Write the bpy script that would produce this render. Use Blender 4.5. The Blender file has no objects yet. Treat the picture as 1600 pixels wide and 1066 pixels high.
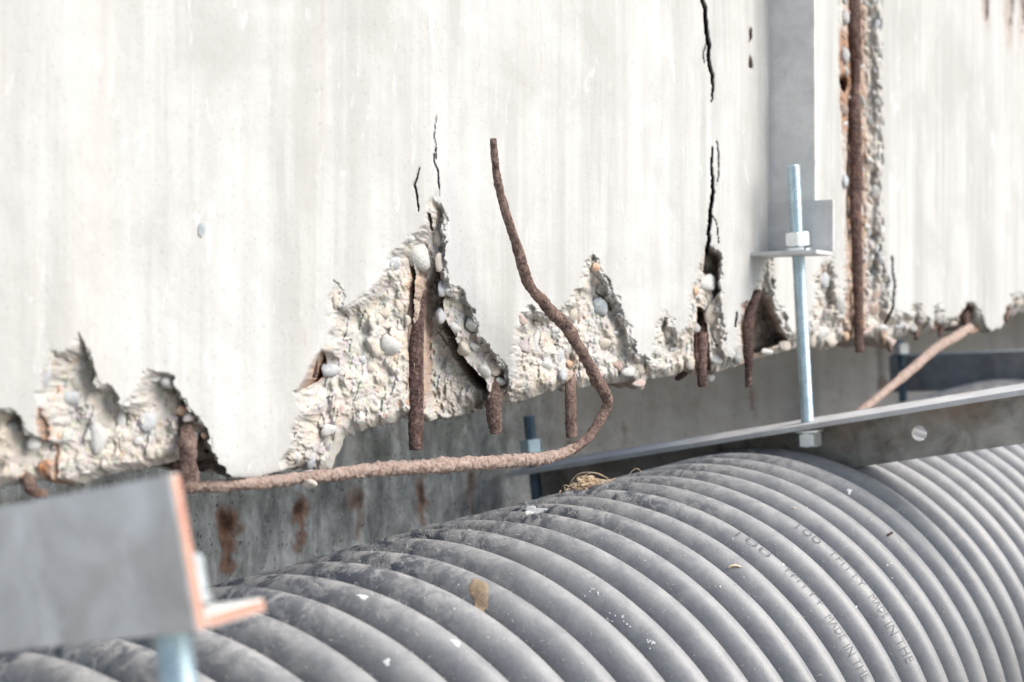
import bpy, bmesh, math, random
import numpy as np
from mathutils import Vector, Matrix
from mathutils.bvhtree import BVHTree

random.seed(7); rng = np.random.default_rng(7)
SC = bpy.context.scene; COL = SC.collection
F = 2432.0                      # focal length in photo pixels (1600 wide)
RAD = math.radians

# ------------------------------------------------------------------ camera, sky, sun, exposure
cd = bpy.data.cameras.new('camera'); cam = bpy.data.objects.new('camera', cd); COL.objects.link(cam)
cam.rotation_euler = (RAD(90), 0, 0); cd.sensor_width = 36; cd.lens = F / 1600 * 36
cd.clip_start = .02; cd.clip_end = 500
cd.dof.use_dof = True; cd.dof.focus_distance = 1.06; cd.dof.aperture_fstop = 8.6
SC.camera = cam
SUN = Vector((.86, -.22, .84)).normalized()      # towards the light: from the right, above and behind the camera
w = bpy.data.worlds.new('World'); SC.world = w; w.use_nodes = True
nt = w.node_tree; bg = nt.nodes['Background']; sk = nt.nodes.new('ShaderNodeTexSky')
sk.sky_type = 'NISHITA'; sk.sun_disc = False
sk.sun_elevation = math.asin(SUN.z); sk.sun_rotation = math.atan2(SUN.x, SUN.y)
sk.air_density = 1.0; sk.dust_density = 3.0; sk.ozone_density = 1.0
nt.links.new(sk.outputs[0], bg.inputs[0]); bg.inputs[1].default_value = .15
sd = bpy.data.lights.new('sun', 'SUN'); so = bpy.data.objects.new('sun', sd); COL.objects.link(so)
sd.energy = 2.4; sd.angle = RAD(55); sd.color = (1, .985, .955)
so.rotation_euler = SUN.to_track_quat('Z', 'Y').to_euler()
SC.view_settings.view_transform = 'Standard'; SC.view_settings.look = 'None'
SC.view_settings.gamma = 1; SC.view_settings.use_curve_mapping = False
SC.view_settings.exposure = 0.66

# ------------------------------------------------------------------ frame of the place
NX, NY = -.8165, .5774          # wall normal, pointing into the concrete
D0 = .6224                      # distance of the wall face
BACK = .93                      # distance of the recessed wall
S = Vector((.5774, .8165, 0)); N = Vector((NX, NY, 0))
A = Vector((1650, 2432, 183)).normalized()            # along the conduit
B = Vector((-3310, 2432, -737)).normalized(); B = (B - A * B.dot(A)).normalized()   # along the angle irons, away
DN = A.cross(B); DN = DN if DN.z < 0 else -DN          # down the webs
C0 = Vector((-.0451, 1.0, -.3557)); RP = .2291; PITCH = .0388

def P(u, v, y): return Vector(((u - 800) / F * y, y, -(v - 533) / F * y))
def wall_y(u, t=0): return (D0 + t) / (NY + NX * (u - 800) / F)
def W(u, v, t=0): return P(u, v, wall_y(u, t))

# ------------------------------------------------------------------ helpers
def link(name, me, mat=None, parent=None):
    o = bpy.data.objects.new(name, me); COL.objects.link(o)
    if mat is not None and me is not None and len(me.materials) == 0: me.materials.append(mat)
    if parent is not None: o.parent = parent; o.matrix_parent_inverse = parent.matrix_world.inverted()
    return o
def tag(o, label=None, cat=None, group=None, kind=None):
    if label: o['label'] = label
    if cat: o['category'] = cat
    if group: o['group'] = group
    if kind: o['kind'] = kind
    return o
def empty(name, loc, *a, **k):
    o = bpy.data.objects.new(name, None); COL.objects.link(o); o.location = loc
    o.empty_display_size = .02; bpy.context.view_layer.update()
    return tag(o, *a, **k)
def mesh(name, verts, faces, smooth=True):
    me = bpy.data.meshes.new(name); me.from_pydata([tuple(v) for v in verts], [], faces)
    me.validate(); me.update()
    if smooth: me.polygons.foreach_set('use_smooth', [True] * len(me.polygons))
    return me
def grid_mesh(name, V, smooth=True, flip=False, closed_u=False):
    """V: rows x cols x 3"""
    r, c, _ = V.shape
    idx = np.arange(r * c).reshape(r, c)
    if closed_u: idx = np.concatenate([idx, idx[:, :1]], 1)
    q = np.stack([idx[:-1, :-1], idx[:-1, 1:], idx[1:, 1:], idx[1:, :-1]], -1).reshape(-1, 4)
    if flip: q = q[:, ::-1]
    me = bpy.data.meshes.new(name)
    me.vertices.add(r * c); me.vertices.foreach_set('co', V.reshape(-1).astype(np.float32))
    n = len(q); me.loops.add(n * 4); me.loops.foreach_set('vertex_index', q.reshape(-1).astype(np.int32))
    me.polygons.add(n); me.polygons.foreach_set('loop_start', (np.arange(n) * 4).astype(np.int32))
    me.polygons.foreach_set('loop_total', np.full(n, 4, np.int32))
    me.update(calc_edges=True); me.validate()
    if smooth: me.polygons.foreach_set('use_smooth', np.ones(len(me.polygons), bool))
    return me
def vcol(me, name, arr):
    at = me.color_attributes.new(name, 'FLOAT_COLOR', 'POINT')
    a = np.concatenate([arr.reshape(-1, 3), np.ones((arr.reshape(-1, 3).shape[0], 1))], 1).astype(np.float32)
    at.data.foreach_set('color', a.reshape(-1))

# noise ---------------------------------------------------------------
def h2(ix, iy, seed):
    h = (ix.astype(np.int64) * 374761393 + iy.astype(np.int64) * 668265263 + seed * 982451653) & 0xffffffff
    h = ((h ^ (h >> 13)) * 1274126177) & 0xffffffff
    h = h ^ (h >> 16)
    return (h & 0xffffff) / float(0xffffff)
def vnoise(x, y, seed=0):
    ix = np.floor(x); iy = np.floor(y); fx = x - ix; fy = y - iy
    fx = fx * fx * (3 - 2 * fx); fy = fy * fy * (3 - 2 * fy)
    a = h2(ix, iy, seed); b = h2(ix + 1, iy, seed); c = h2(ix, iy + 1, seed); d = h2(ix + 1, iy + 1, seed)
    return (a * (1 - fx) + b * fx) * (1 - fy) + (c * (1 - fx) + d * fx) * fy
def fbm(x, y, o=4, seed=0):
    s = 0; a = .5; t = 0
    for i in range(o):
        s = s + a * vnoise(x * 2 ** i, y * 2 ** i, seed + i * 17); t += a; a *= .5
    return s / t * 2 - 1
def worley(x, y, seed=0):
    ix = np.floor(x); iy = np.floor(y); best = np.full(x.shape, 9.)
    for dx in (-1, 0, 1):
        for dy in (-1, 0, 1):
            cx, cy = ix + dx, iy + dy
            px = cx + h2(cx, cy, seed); py = cy + h2(cx, cy, seed + 5)
            best = np.minimum(best, (px - x) ** 2 + (py - y) ** 2)
    return np.sqrt(best)
def inside_dist(x, y, poly):
    """signed distance, positive inside"""
    x = x.astype(np.float32); y = y.astype(np.float32)
    d = np.full(x.shape, 1e9, np.float32); ins = np.zeros(x.shape, bool)
    n = len(poly)
    for i in range(n):
        x0, y0 = poly[i]; x1, y1 = poly[(i + 1) % n]
        ex, ey = x1 - x0, y1 - y0
        t = np.clip(((x - x0) * ex + (y - y0) * ey) / (ex * ex + ey * ey + 1e-9), 0, 1)
        d = np.minimum(d, (x - x0 - t * ex) ** 2 + (y - y0 - t * ey) ** 2)
        c = (y0 > y) != (y1 > y)
        if ey: ins ^= c & (x < ex * (y - y0) / ey + x0)
    d = np.sqrt(d)
    return np.where(ins, d, -d)
WK = .5
def line_dist(x, y, pts):
    """distance to a polyline minus its local half width, and whether near"""
    best = np.full(x.shape, 1e9)
    for (x0, y0, w0), (x1, y1, w1) in zip(pts[:-1], pts[1:]):
        ex, ey = x1 - x0, y1 - y0
        t = np.clip(((x - x0) * ex + (y - y0) * ey) / (ex * ex + ey * ey), 0, 1)
        best = np.minimum(best, np.hypot(x - x0 - t * ex, y - y0 - t * ey) - (w0 + (w1 - w0) * t) * .5 * WK)
    return best
def sm(x, a, b):
    t = np.clip((x - a) / (b - a), 0, 1); return t * t * (3 - 2 * t)

# materials -----------------------------------------------------------
class Mat:
    def __init__(s, name, rough=.8, metal=0, spec=.5):
        s.m = bpy.data.materials.new(name); s.m.use_nodes = True; s.t = s.m.node_tree
        s.b = s.t.nodes['Principled BSDF']; s.b.inputs['Roughness'].default_value = rough
        s.b.inputs['Metallic'].default_value = metal; s.b.inputs['Specular IOR Level'].default_value = spec
        s.co = None
    def n(s, k, **kw):
        x = s.t.nodes.new(k)
        for a, v in kw.items(): setattr(x, a, v)
        return x
    def put(s, sock, v):
        if hasattr(v, 'links') or isinstance(v, bpy.types.NodeSocket): s.t.links.new(v, sock)
        elif isinstance(v, (tuple, list)) and len(v) == 3 and sock.type == 'RGBA': sock.default_value = (*v, 1)
        else: sock.default_value = v
    def coord(s, scale=(1, 1, 1), kind='Object', rot=(0, 0, 0)):
        c = s.n('ShaderNodeTexCoord'); m = s.n('ShaderNodeMapping'); s.t.links.new(c.outputs[kind], m.inputs[0])
        m.inputs['Scale'].default_value = scale; m.inputs['Rotation'].default_value = rot
        return m.outputs[0]
    def noise(s, co, scale, detail=6, rough=.6, dist=0):
        x = s.n('ShaderNodeTexNoise'); s.t.links.new(co, x.inputs['Vector'])
        x.inputs['Scale'].default_value = scale; x.inputs['Detail'].default_value = detail
        x.inputs['Roughness'].default_value = rough; x.inputs['Distortion'].default_value = dist
        return x.outputs['Fac']
    def voro(s, co, scale, out='Distance', feature='F1'):
        x = s.n('ShaderNodeTexVoronoi', feature=feature); s.t.links.new(co, x.inputs['Vector'])
        x.inputs['Scale'].default_value = scale; return x.outputs[out]
    def ramp(s, fac, stops, interp='LINEAR'):
        r = s.n('ShaderNodeValToRGB'); e = r.color_ramp; e.interpolation = interp
        s.t.links.new(fac, r.inputs[0])
        while len(e.elements) < len(stops): e.elements.new(.5)
        for el, (p, c) in zip(e.elements, stops):
            el.position = p; el.color = (c, c, c, 1) if isinstance(c, (int, float)) else (*c, 1)
        return r.outputs[0]
    def mix(s, fac, a, b, mode='MIX'):
        x = s.n('ShaderNodeMix', data_type='RGBA', blend_type=mode)
        s.put(x.inputs[0], fac); s.put(x.inputs[6], a); s.put(x.inputs[7], b); return x.outputs[2]
    def math(s, op, a, b=0., clamp=False):
        x = s.n('ShaderNodeMath', operation=op); x.use_clamp = clamp
        s.put(x.inputs[0], a); s.put(x.inputs[1], b); return x.outputs[0]
    def attr(s, name):
        a = s.n('ShaderNodeAttribute'); a.attribute_name = name
        sp = s.n('ShaderNodeSeparateColor'); s.t.links.new(a.outputs['Color'], sp.inputs[0]); return sp.outputs
    def base(s, c): s.put(s.b.inputs['Base Color'], c); return s
    def bump(s, h, dist=.001, strength=1.0):
        x = s.n('ShaderNodeBump'); x.inputs['Distance'].default_value = dist; s.put(x.inputs['Strength'], strength)
        s.t.links.new(h, x.inputs['Height']); s.t.links.new(x.outputs[0], s.b.inputs['Normal']); return s

def m_wall():
    m = Mat('weathered_white_concrete', .92, 0, .25)
    co = m.coord(); st = m.coord((1, 1, .12)); st2 = m.coord((1, 1, .05))
    streak = m.noise(st, 22, 6, .6); streak2 = m.noise(st2, 60, 4, .6)
    c = m.ramp(streak, [(.3, (.355, .358, .34)), (.52, (.43, .432, .415)), (.72, (.50, .502, .488))])
    c = m.mix(m.ramp(streak2, [(.44, .0), (.60, .55)]), c, (.52, .525, .515))
    patch = m.noise(co, 9, 7, .62, .6)
    c = m.mix(m.ramp(patch, [(.48, .0), (.66, .6)]), c, (.36, .36, .342))
    speck = m.noise(co, 420, 3, .7)
    c = m.mix(m.ramp(speck, [(.58, 0.), (.72, .45)]), c, (.24, .235, .22))
    warm = m.noise(st2, 17, 3, .5)
    c = m.mix(m.ramp(warm, [(.60, 0.), (.72, .22)]), c, (.52, .475, .42))
    wht = m.noise(m.coord((1, 1, .3)), 75, 5, .7, .8)
    c = m.mix(m.ramp(wht, [(.60, 0.), (.70, .7)]), c, (.60, .605, .60))
    at = m.attr('mk')
    # broken faces: sandy cement with fines of several colours
    g1 = m.noise(co, 170, 6, .75); vc = m.voro(co, 330, 'Color')
    s = m.ramp(g1, [(.28, (.26, .245, .215)), (.42, (.40, .385, .35)), (.58, (.49, .48, .45)), (.75, (.57, .565, .545))])
    s = m.mix(.22, s, m.mix(.72, vc, (.5, .47, .43)))
    vx = m.n('ShaderNodeTexVoronoi'); m.t.links.new(co, vx.inputs['Vector']); vx.inputs['Scale'].default_value = 125
    sp = m.n('ShaderNodeSeparateColor'); m.t.links.new(vx.outputs['Color'], sp.inputs[0])
    cc = m.ramp(sp.outputs[0], [(0., (.50, .47, .41)), (.22, (.33, .34, .34)), (.40, (.56, .55, .52)), (.58, (.46, .36, .27)), (.70, (.40, .43, .45)), (.82, (.52, .36, .27)), (.92, (.60, .60, .58))], 'CONSTANT')
    fz = m.math('MULTIPLY', m.ramp(vx.outputs['Distance'], [(.26, 1.), (.36, 0.)]), m.ramp(sp.outputs[1], [(.45, 0.), (.5, .75)]))
    s = m.mix(fz, s, cc)
    big = m.noise(co, 38, 4, .6)
    s = m.mix(m.ramp(big, [(.45, 0.), (.7, .55)]), s, (.60, .50, .38))
    s = m.mix(m.ramp(m.noise(co, 640, 2, .6), [(.58, 0.), (.70, .6)]), s, (.22, .20, .18))
    c = m.mix(at[0], c, s)
    rn = m.noise(co, 240, 5, .7)
    rc = m.ramp(rn, [(.3, (.07, .032, .02)), (.5, (.24, .10, .045)), (.68, (.50, .28, .13))])
    c = m.mix(m.math('MULTIPLY', at[1], m.ramp(m.noise(co, 120, 5, .7), [(.25, .55), (.6, 1.)])), c, rc)
    c = m.mix(at[2], c, (.11, .10, .085))  # dark channel, carries the painted shade of the cracks
    m.base(c)
    hh = m.math('MULTIPLY', g1, at[0]); fine = m.noise(co, 520, 4, .7)
    hh = m.math('ADD', m.math('MULTIPLY', hh, 2.2), m.math('MULTIPLY', fine, m.math('ADD', m.math('MULTIPLY', at[0], .7), .07)))
    m.bump(hh, .0009, .6); return m.m
def m_back():
    m = Mat('old_grey_concrete', .9, 0, .3)
    co = m.coord(); st = m.coord((1, 1, .4)); at = m.attr('mk')
    n = m.noise(st, 45, 7, .7, .4)
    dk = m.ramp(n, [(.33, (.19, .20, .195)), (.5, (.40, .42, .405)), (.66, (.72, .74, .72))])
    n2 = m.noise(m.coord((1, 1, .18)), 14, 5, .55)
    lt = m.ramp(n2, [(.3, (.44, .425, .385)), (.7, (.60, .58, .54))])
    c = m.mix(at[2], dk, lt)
    c = m.mix(m.ramp(m.noise(co, 150, 5, .8), [(.56, 0.), (.66, .55)]), c, (.60, .63, .61))
    c = m.mix(m.ramp(m.noise(co, 260, 2, .5), [(.64, 0.), (.72, .8)]), c, (.03, .03, .03))
    rn = m.noise(co, 130, 6, .75)
    rc = m.ramp(rn, [(.3, (.07, .03, .018)), (.5, (.26, .10, .04)), (.68, (.55, .26, .09))])
    c = m.mix(m.math('MULTIPLY', at[0], m.ramp(rn, [(.3, 1.), (.62, .7)]), True), c, rc)
    c = m.mix(at[1], c, (.035, .018, .014))
    m.base(c).bump(m.noise(co, 300, 5, .7), .0012, .5); return m.m
def m_rust(name, pale, dark=(.04, .024, .022), mid=(.155, .10, .084), light=(.32, .225, .18)):
    m = Mat(name, .93, 0, .2); co = m.coord()
    n = m.noise(co, 130, 8, .75, .3); n2 = m.noise(co, 480, 5, .8)
    c = m.ramp(n, [(.34, dark), (.48, mid), (.60, light)])
    c = m.mix(m.ramp(m.noise(co, 32, 4, .6), [(.45, 0.), (.62, .7)]), c, m.mix(n2, dark, mid))
    c = m.mix(m.ramp(n2, [(.5 - .12 * pale, 0.), (.66 - .12 * pale, .35 + .5 * pale)]), c, (.50, .39, .33))
    c = m.mix(m.ramp(m.noise(co, 60, 3), [(.60, 0.), (.72, .35)]), c, (.36, .2, .11))
    m.base(c).bump(m.math('ADD', n, m.math('MULTIPLY', n2, .9)), .0022, 1.0); return m.m
def m_zinc(name, tint=(.62, .76, .82)):
    m = Mat(name, .34, .85, .5); co = m.coord()
    c = m.ramp(m.noise(co, 90, 5), [(.35, tuple(x * .82 for x in tint)), (.65, tint)])
    m.base(c); m.put(m.b.inputs['Roughness'], m.ramp(m.noise(co, 200, 4), [(.3, .26), (.7, .46)]))
    return m.m
def m_steel(name, lo, hi, rust=.3, rough=.5, metal=.55):
    m = Mat(name, rough, metal, .5); co = m.coord()
    n = m.noise(co, 34, 7, .62, .5)
    c = m.ramp(n, [(.3, lo), (.7, hi)])
    c = m.mix(m.ramp(m.voro(m.coord(), 85, 'Distance', 'SMOOTH_F1'), [(.2, .18), (.6, 0.)]), c, hi)
    c = m.mix(m.ramp(m.noise(co, 11, 5, .6), [(.55, 0.), (.72, rust)]), c, (.30, .17, .10))
    c = m.mix(m.ramp(m.noise(co, 260, 4, .7), [(.60, 0.), (.72, .35)]), c, (.12, .09, .07))
    m.base(c); m.put(m.b.inputs['Roughness'], m.ramp(n, [(.3, rough - .1), (.7, rough + .15)]))
    m.bump(m.noise(co, 200, 5), .0004, .5); return m.m
def m_pipe():
    m = Mat('dusty_grey_plastic', .36, 0, .6)
    uv = m.coord((1, 1, 1), 'UV'); co = m.coord(); at = m.attr('pk')
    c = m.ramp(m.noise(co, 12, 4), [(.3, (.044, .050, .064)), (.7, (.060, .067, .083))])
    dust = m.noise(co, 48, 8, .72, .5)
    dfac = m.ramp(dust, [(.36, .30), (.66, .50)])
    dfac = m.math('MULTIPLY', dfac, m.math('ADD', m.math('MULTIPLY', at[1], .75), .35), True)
    dfac = m.math('MULTIPLY', dfac, m.math('SUBTRACT', 1.35, m.math('MULTIPLY', at[2], 1.5)), True)  # dust thinned in the grooves, putting their shade into the colour
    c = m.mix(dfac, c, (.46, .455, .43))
    # mottled scuffs along the crown
    mt = m.noise(co, 75, 7, .68, .5)
    mf = m.math('MULTIPLY', m.ramp(mt, [(.45, 0.), (.55, 1.)]), at[0], True)
    c = m.mix(m.math('MULTIPLY', mf, .95), c, (.05, .058, .075))
    mt2 = m.noise(co, 105, 7, .7, .6)
    c = m.mix(m.math('MULTIPLY', m.ramp(mt2, [(.52, 0.), (.6, .7)]), at[0], True), c, (.42, .41, .38))
    fine = m.noise(co, 700, 3, .7)
    c = m.mix(m.math('MULTIPLY', m.ramp(fine, [(.56, 0.), (.70, .6)]), m.math('ADD', m.math('MULTIPLY', at[2], .35), .16), True), c, (.52, .50, .47))
    spk = m.voro(co, 150, 'Distance')
    c = m.mix(m.ramp(spk, [(.03, .8), (.07, 0.)]), c, (.62, .61, .58))
    m.base(c)
    m.put(m.b.inputs['Roughness'], m.ramp(dfac, [(.0, .26), (.6, .52)]))
    m.bump(m.math('ADD', m.noise(co, 420, 4, .6), m.math('MULTIPLY', m.noise(co, 30, 3), 2.)), .0005, .35)
    return m.m
def m_plain(name, lo, hi, scale=200, rough=.8, bump=.0006, metal=0):
    m = Mat(name, rough, metal, .4); co = m.coord(); n = m.noise(co, scale, 5, .65)
    m.base(m.ramp(n, [(.32, lo), (.68, hi)])).bump(n, bump, .6); return m.m

MW = m_wall(); MB = m_back()
RUST = m_rust('brown_rust', .25); RUSTP = m_rust('pale_flaking_rust', 1.0, (.15, .09, .078), (.36, .26, .22), (.58, .46, .40))
RUSTD = m_rust('dark_purple_rust', 0.12, (.03, .019, .019), (.095, .055, .05), (.19, .12, .10))
RUSTO = m_plain('orange_cut_rust', (.42, .20, .15), (.56, .32, .24), 120, .9)
ZINC = m_zinc('blue_zinc'); ZINCN = m_zinc('bright_zinc', (.80, .85, .86))
STEEL_M = m_steel('dark_galvanised_steel', (.12, .115, .10), (.46, .45, .42), .4, .42, .2)
STEEL_L = m_steel('grey_galvanised_steel', (.50, .485, .44), (.84, .82, .77), .4, .6, .05)
STEEL_V = m_steel('weathered_galvanised_steel', (.50, .495, .47), (.70, .695, .665), .14, .65, .0)
STEEL_B = m_steel('bright_galvanised_steel', (.42, .42, .41), (.60, .60, .59), .12, .55, .0)
PIPE = m_pipe()
INK = m_plain('embossed_dark_lettering', (.11, .115, .125), (.19, .19, .195), 300)

# ------------------------------------------------------------------ ground (far below, sends light back up)
gm = m_plain('bare_ground', (.30, .28, .25), (.42, .40, .36), 3, .95, .01)
g = np.zeros((21, 21, 3)); xs = np.sign(np.linspace(-1, 1, 21)) * np.abs(np.linspace(-1, 1, 21)) ** 3 * 250
g[..., 0] = xs[None, :]; g[..., 1] = xs[:, None]; g[..., 2] = -1.35 + .02 * fbm(g[..., 0] / 3, g[..., 1] / 3)
tag(link('ground', grid_mesh('ground', g), gm), kind='structure')

# ------------------------------------------------------------------ the broken concrete wall
EDGE = [(-900, 905), (-200, 800), (-60, 775), (0, 764), (50, 766), (84, 770), (100, 760), (150, 748), (205, 738), (262, 724), (272, 716),
        (318, 722), (332, 736), (352, 746), (400, 747), (430, 738), (447, 736), (470, 744), (484, 752), (496, 742), (508, 714),
        (518, 690), (530, 686), (560, 674), (600, 667), (612, 658), (642, 664), (690, 659), (725, 650), (760, 637), (790, 633), (830, 622),
        (870, 610), (900, 609), (950, 600), (985, 598), (993, 612), (1004, 610), (1010, 595), (1050, 588), (1075, 577), (1088, 590),
        (1102, 588), (1112, 586), (1150, 574), (1190, 560), (1240, 546), (1262, 540), (1285, 547), (1302, 546), (1312, 538), (1335, 530),
        (1372, 525), (1384, 541), (1392, 546), (1402, 530), (1430, 522), (1455, 519), (1480, 516), (1498, 506), (1520, 500), (1540, 515),
        (1550, 519), (1566, 512), (1574, 496), (1590, 490), (1700, 474), (2300, 390)]
ex, ey = np.array(EDGE, float).T
def edge(u): return np.interp(u, ex, ey)
SPALLS = [
 [(-400, 660), (-60, 640), (15, 640), (35, 662), (54, 688), (62, 645), (56, 600), (66, 570), (75, 546), (95, 550), (106, 546), (124, 518),
  (138, 538), (145, 570), (152, 597), (174, 602), (188, 640), (200, 625), (213, 602), (224, 583), (250, 577), (270, 588), (284, 618),
  (300, 640), (318, 668), (332, 700), (346, 728), (362, 760), (300, 800), (-400, 980)],
 [(444, 780), (440, 722), (455, 692), (460, 660), (472, 640), (462, 612), (476, 585), (495, 552), (514, 540), (518, 505), (512, 482), (524, 436),
  (533, 450), (538, 478), (556, 470), (575, 456), (590, 440), (604, 420), (612, 398), (625, 380), (645, 364), (664, 350), (667, 333),
  (674, 306), (681, 288), (689, 320), (697, 352), (694, 400), (702, 440), (722, 458), (738, 482), (746, 508), (762, 536), (780, 553),
  (790, 580), (797, 606), (798, 560), (801, 520), (814, 490), (830, 479), (850, 488), (872, 484), (890, 470), (905, 448), (911, 420),
  (924, 397), (940, 418), (955, 440), (966, 470), (976, 500), (986, 520), (1000, 552), (1014, 570), (1024, 548), (1028, 500), (1040, 478), (1051, 495),
  (1060, 525), (1074, 500), (1080, 470), (1086, 440), (1096, 410), (1104, 388), (1112, 386), (1125, 398), (1126, 450), (1128, 485),
  (1134, 540), (1142, 556), (1150, 540), (1151, 490), (1162, 474), (1178, 452), (1187, 430), (1192, 405), (1206, 404), (1213, 460),
  (1224, 490), (1238, 520), (1262, 515), (1268, 480), (1276, 420), (1290, 402), (1304, 400), (1308, 440), (1312, 494), (1319, 430),
  (1320, 320), (1314, 200), (1309, 60), (1309, -60), (1309, -900), (1379, -900), (1379, -60), (1380, 200), (1380, 330), (1385, 430), (1392, 470),
  (1400, 491), (1420, 486), (1431, 470), (1445, 490), (1455, 502), (1470, 473), (1480, 497), (1500, 490), (1514, 464), (1530, 478),
  (1540, 500), (1551, 517), (1564, 512), (1569, 488), (1577, 458), (1592, 453), (1620, 462), (1700, 440), (2300, 340), (2300, 700), (1500, 900)]]
CAV = [  # polygons cut deep: points, depth m, ramp px, rust (by the bar also painted shade)
 ([(653, 440), (672, 408), (681, 440), (686, 490), (702, 532), (722, 566), (752, 600), (764, 616), (738, 652), (700, 668), (662, 670), (650, 600), (646, 480)], .024, 5, .0),
 ([(667, 418), (676, 408), (683, 440), (688, 492), (705, 532), (724, 566), (756, 602), (748, 620), (722, 600), (698, 566), (682, 530), (672, 488)], .070, 2, .3),  # rust near the bar, also painted in to deepen the crevice's shade
 ([(667, 332), (671, 336), (672, 365), (668, 352)], .030, 2, .7),
 ([(627, 398), (636, 400), (642, 430), (640, 470), (636, 520), (640, 580), (648, 670), (634, 670), (628, 560), (622, 500), (633, 440)], .026, 3, .5),
 ([(1178, 452), (1190, 452), (1202, 468), (1216, 502), (1234, 534), (1205, 548), (1178, 566), (1160, 575), (1158, 500)], .034, 6, .25),
 ([(268, 608), (275, 612), (272, 632), (263, 655), (266, 672), (282, 668), (300, 682), (307, 704), (309, 750), (272, 750), (266, 704), (256, 678), (257, 655), (264, 635)], .026, 3, .3),
 ([(463, 612), (477, 588), (495, 553), (503, 551), (500, 584), (482, 600)], .020, 4, 1.0),
 ([(1090, 476), (1098, 478), (1106, 500), (1112, 570), (1116, 600), (1084, 600), (1084, 540)], .032, 4, .5),
 ([(1102, 385), (1112, 386), (1125, 400), (1122, 440), (1126, 455), (1114, 470), (1110, 440), (1098, 425)], .022, 4, .35),
 ([(1330, -900), (1346, -900), (1346, 0), (1349, 330), (1352, 500), (1338, 520), (1328, 400), (1322, 330), (1326, 100)], .014, 5, .6),
 ([(1311, 118), (1322, 112), (1328, 126), (1322, 145), (1314, 140)], .026, 3, .4),
 ([(1500, 508), (1506, 484), (1514, 470), (1524, 480), (1520, 505), (1510, 520)], .026, 4, .5),
 ([(1570, 500), (1572, 478), (1580, 480), (1580, 500)], .02, 3, .4),
 ([(246, 597), (252, 598), (252, 610), (248, 610)], .015, 1.5, .0),
 ([(926, 452), (938, 456), (951, 470), (953, 484), (948, 488), (940, 470), (930, 462)], .014, 3, .0),
 ([(0, 640), (14, 648), (22, 664), (10, 680), (-20, 670)], .016, 6, .0),
]
CRACKS = [
 ([(1096, -60, 5), (1098, 0, 7), (1103, 34, 8), (1107, 70, 8), (1106, 95, 6), (1112, 118, 5), (1113, 138, 2.4), (1112, 158, .6)], .030),
 ([(1112, 232, 1.), (1111, 262, 4), (1114, 300, 8), (1110, 335, 8), (1107, 365, 8), (1106, 392, 9)], .030),
 ([(679, 235, .8), (679, 252, 1.5), (683, 270, 2), (684, 292, 2.5)], .012),
 ([(656, 264, 1.2), (648, 290, 3), (652, 312, 3), (655, 330, 2)], .018),
 ([(1393, 400, 1.2), (1397, 440, 2.2), (1395, 480, 4), (1388, 505, 6)], .020),
 
 ([(899, 515, 2.5), (897, 540, 2.5), (903, 555, 2), (902, 580, 2), (906, 596, 2)], .015),
 ([(1150, 488, 1.5), (1150, 510, 3)], .010),
 ([(1106, 60, 1.4), (1098, 82, 1.), (1099, 100, .7)], .004), ([(683, 250, 1.), (678, 215, .8), (681, 180, .6)], .003), ([(1110, 330, 1.4), (1121, 352, 1.), (1122, 380, .8)], .004),
 ([(664, 515, 1.), (676, 530, 1.8), (684, 540, 1.)], .006),
 ([(1118, 215, .6), (1123, 250, .9), (1121, 290, .6)], .005),
 
 ([(60, 640, 3), (63, 700, 4), (62, 770, 5)], .012),
 ([(876, 490, 1.2), (884, 505, 1.6)], .006)]
HOLES = [(1171, 55, 3, 9), (1172, 97, 3, 9), (1541, 12, 5, 26), (1576, 20, 7, 40), (1597, 15, 5, 40)]

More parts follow.
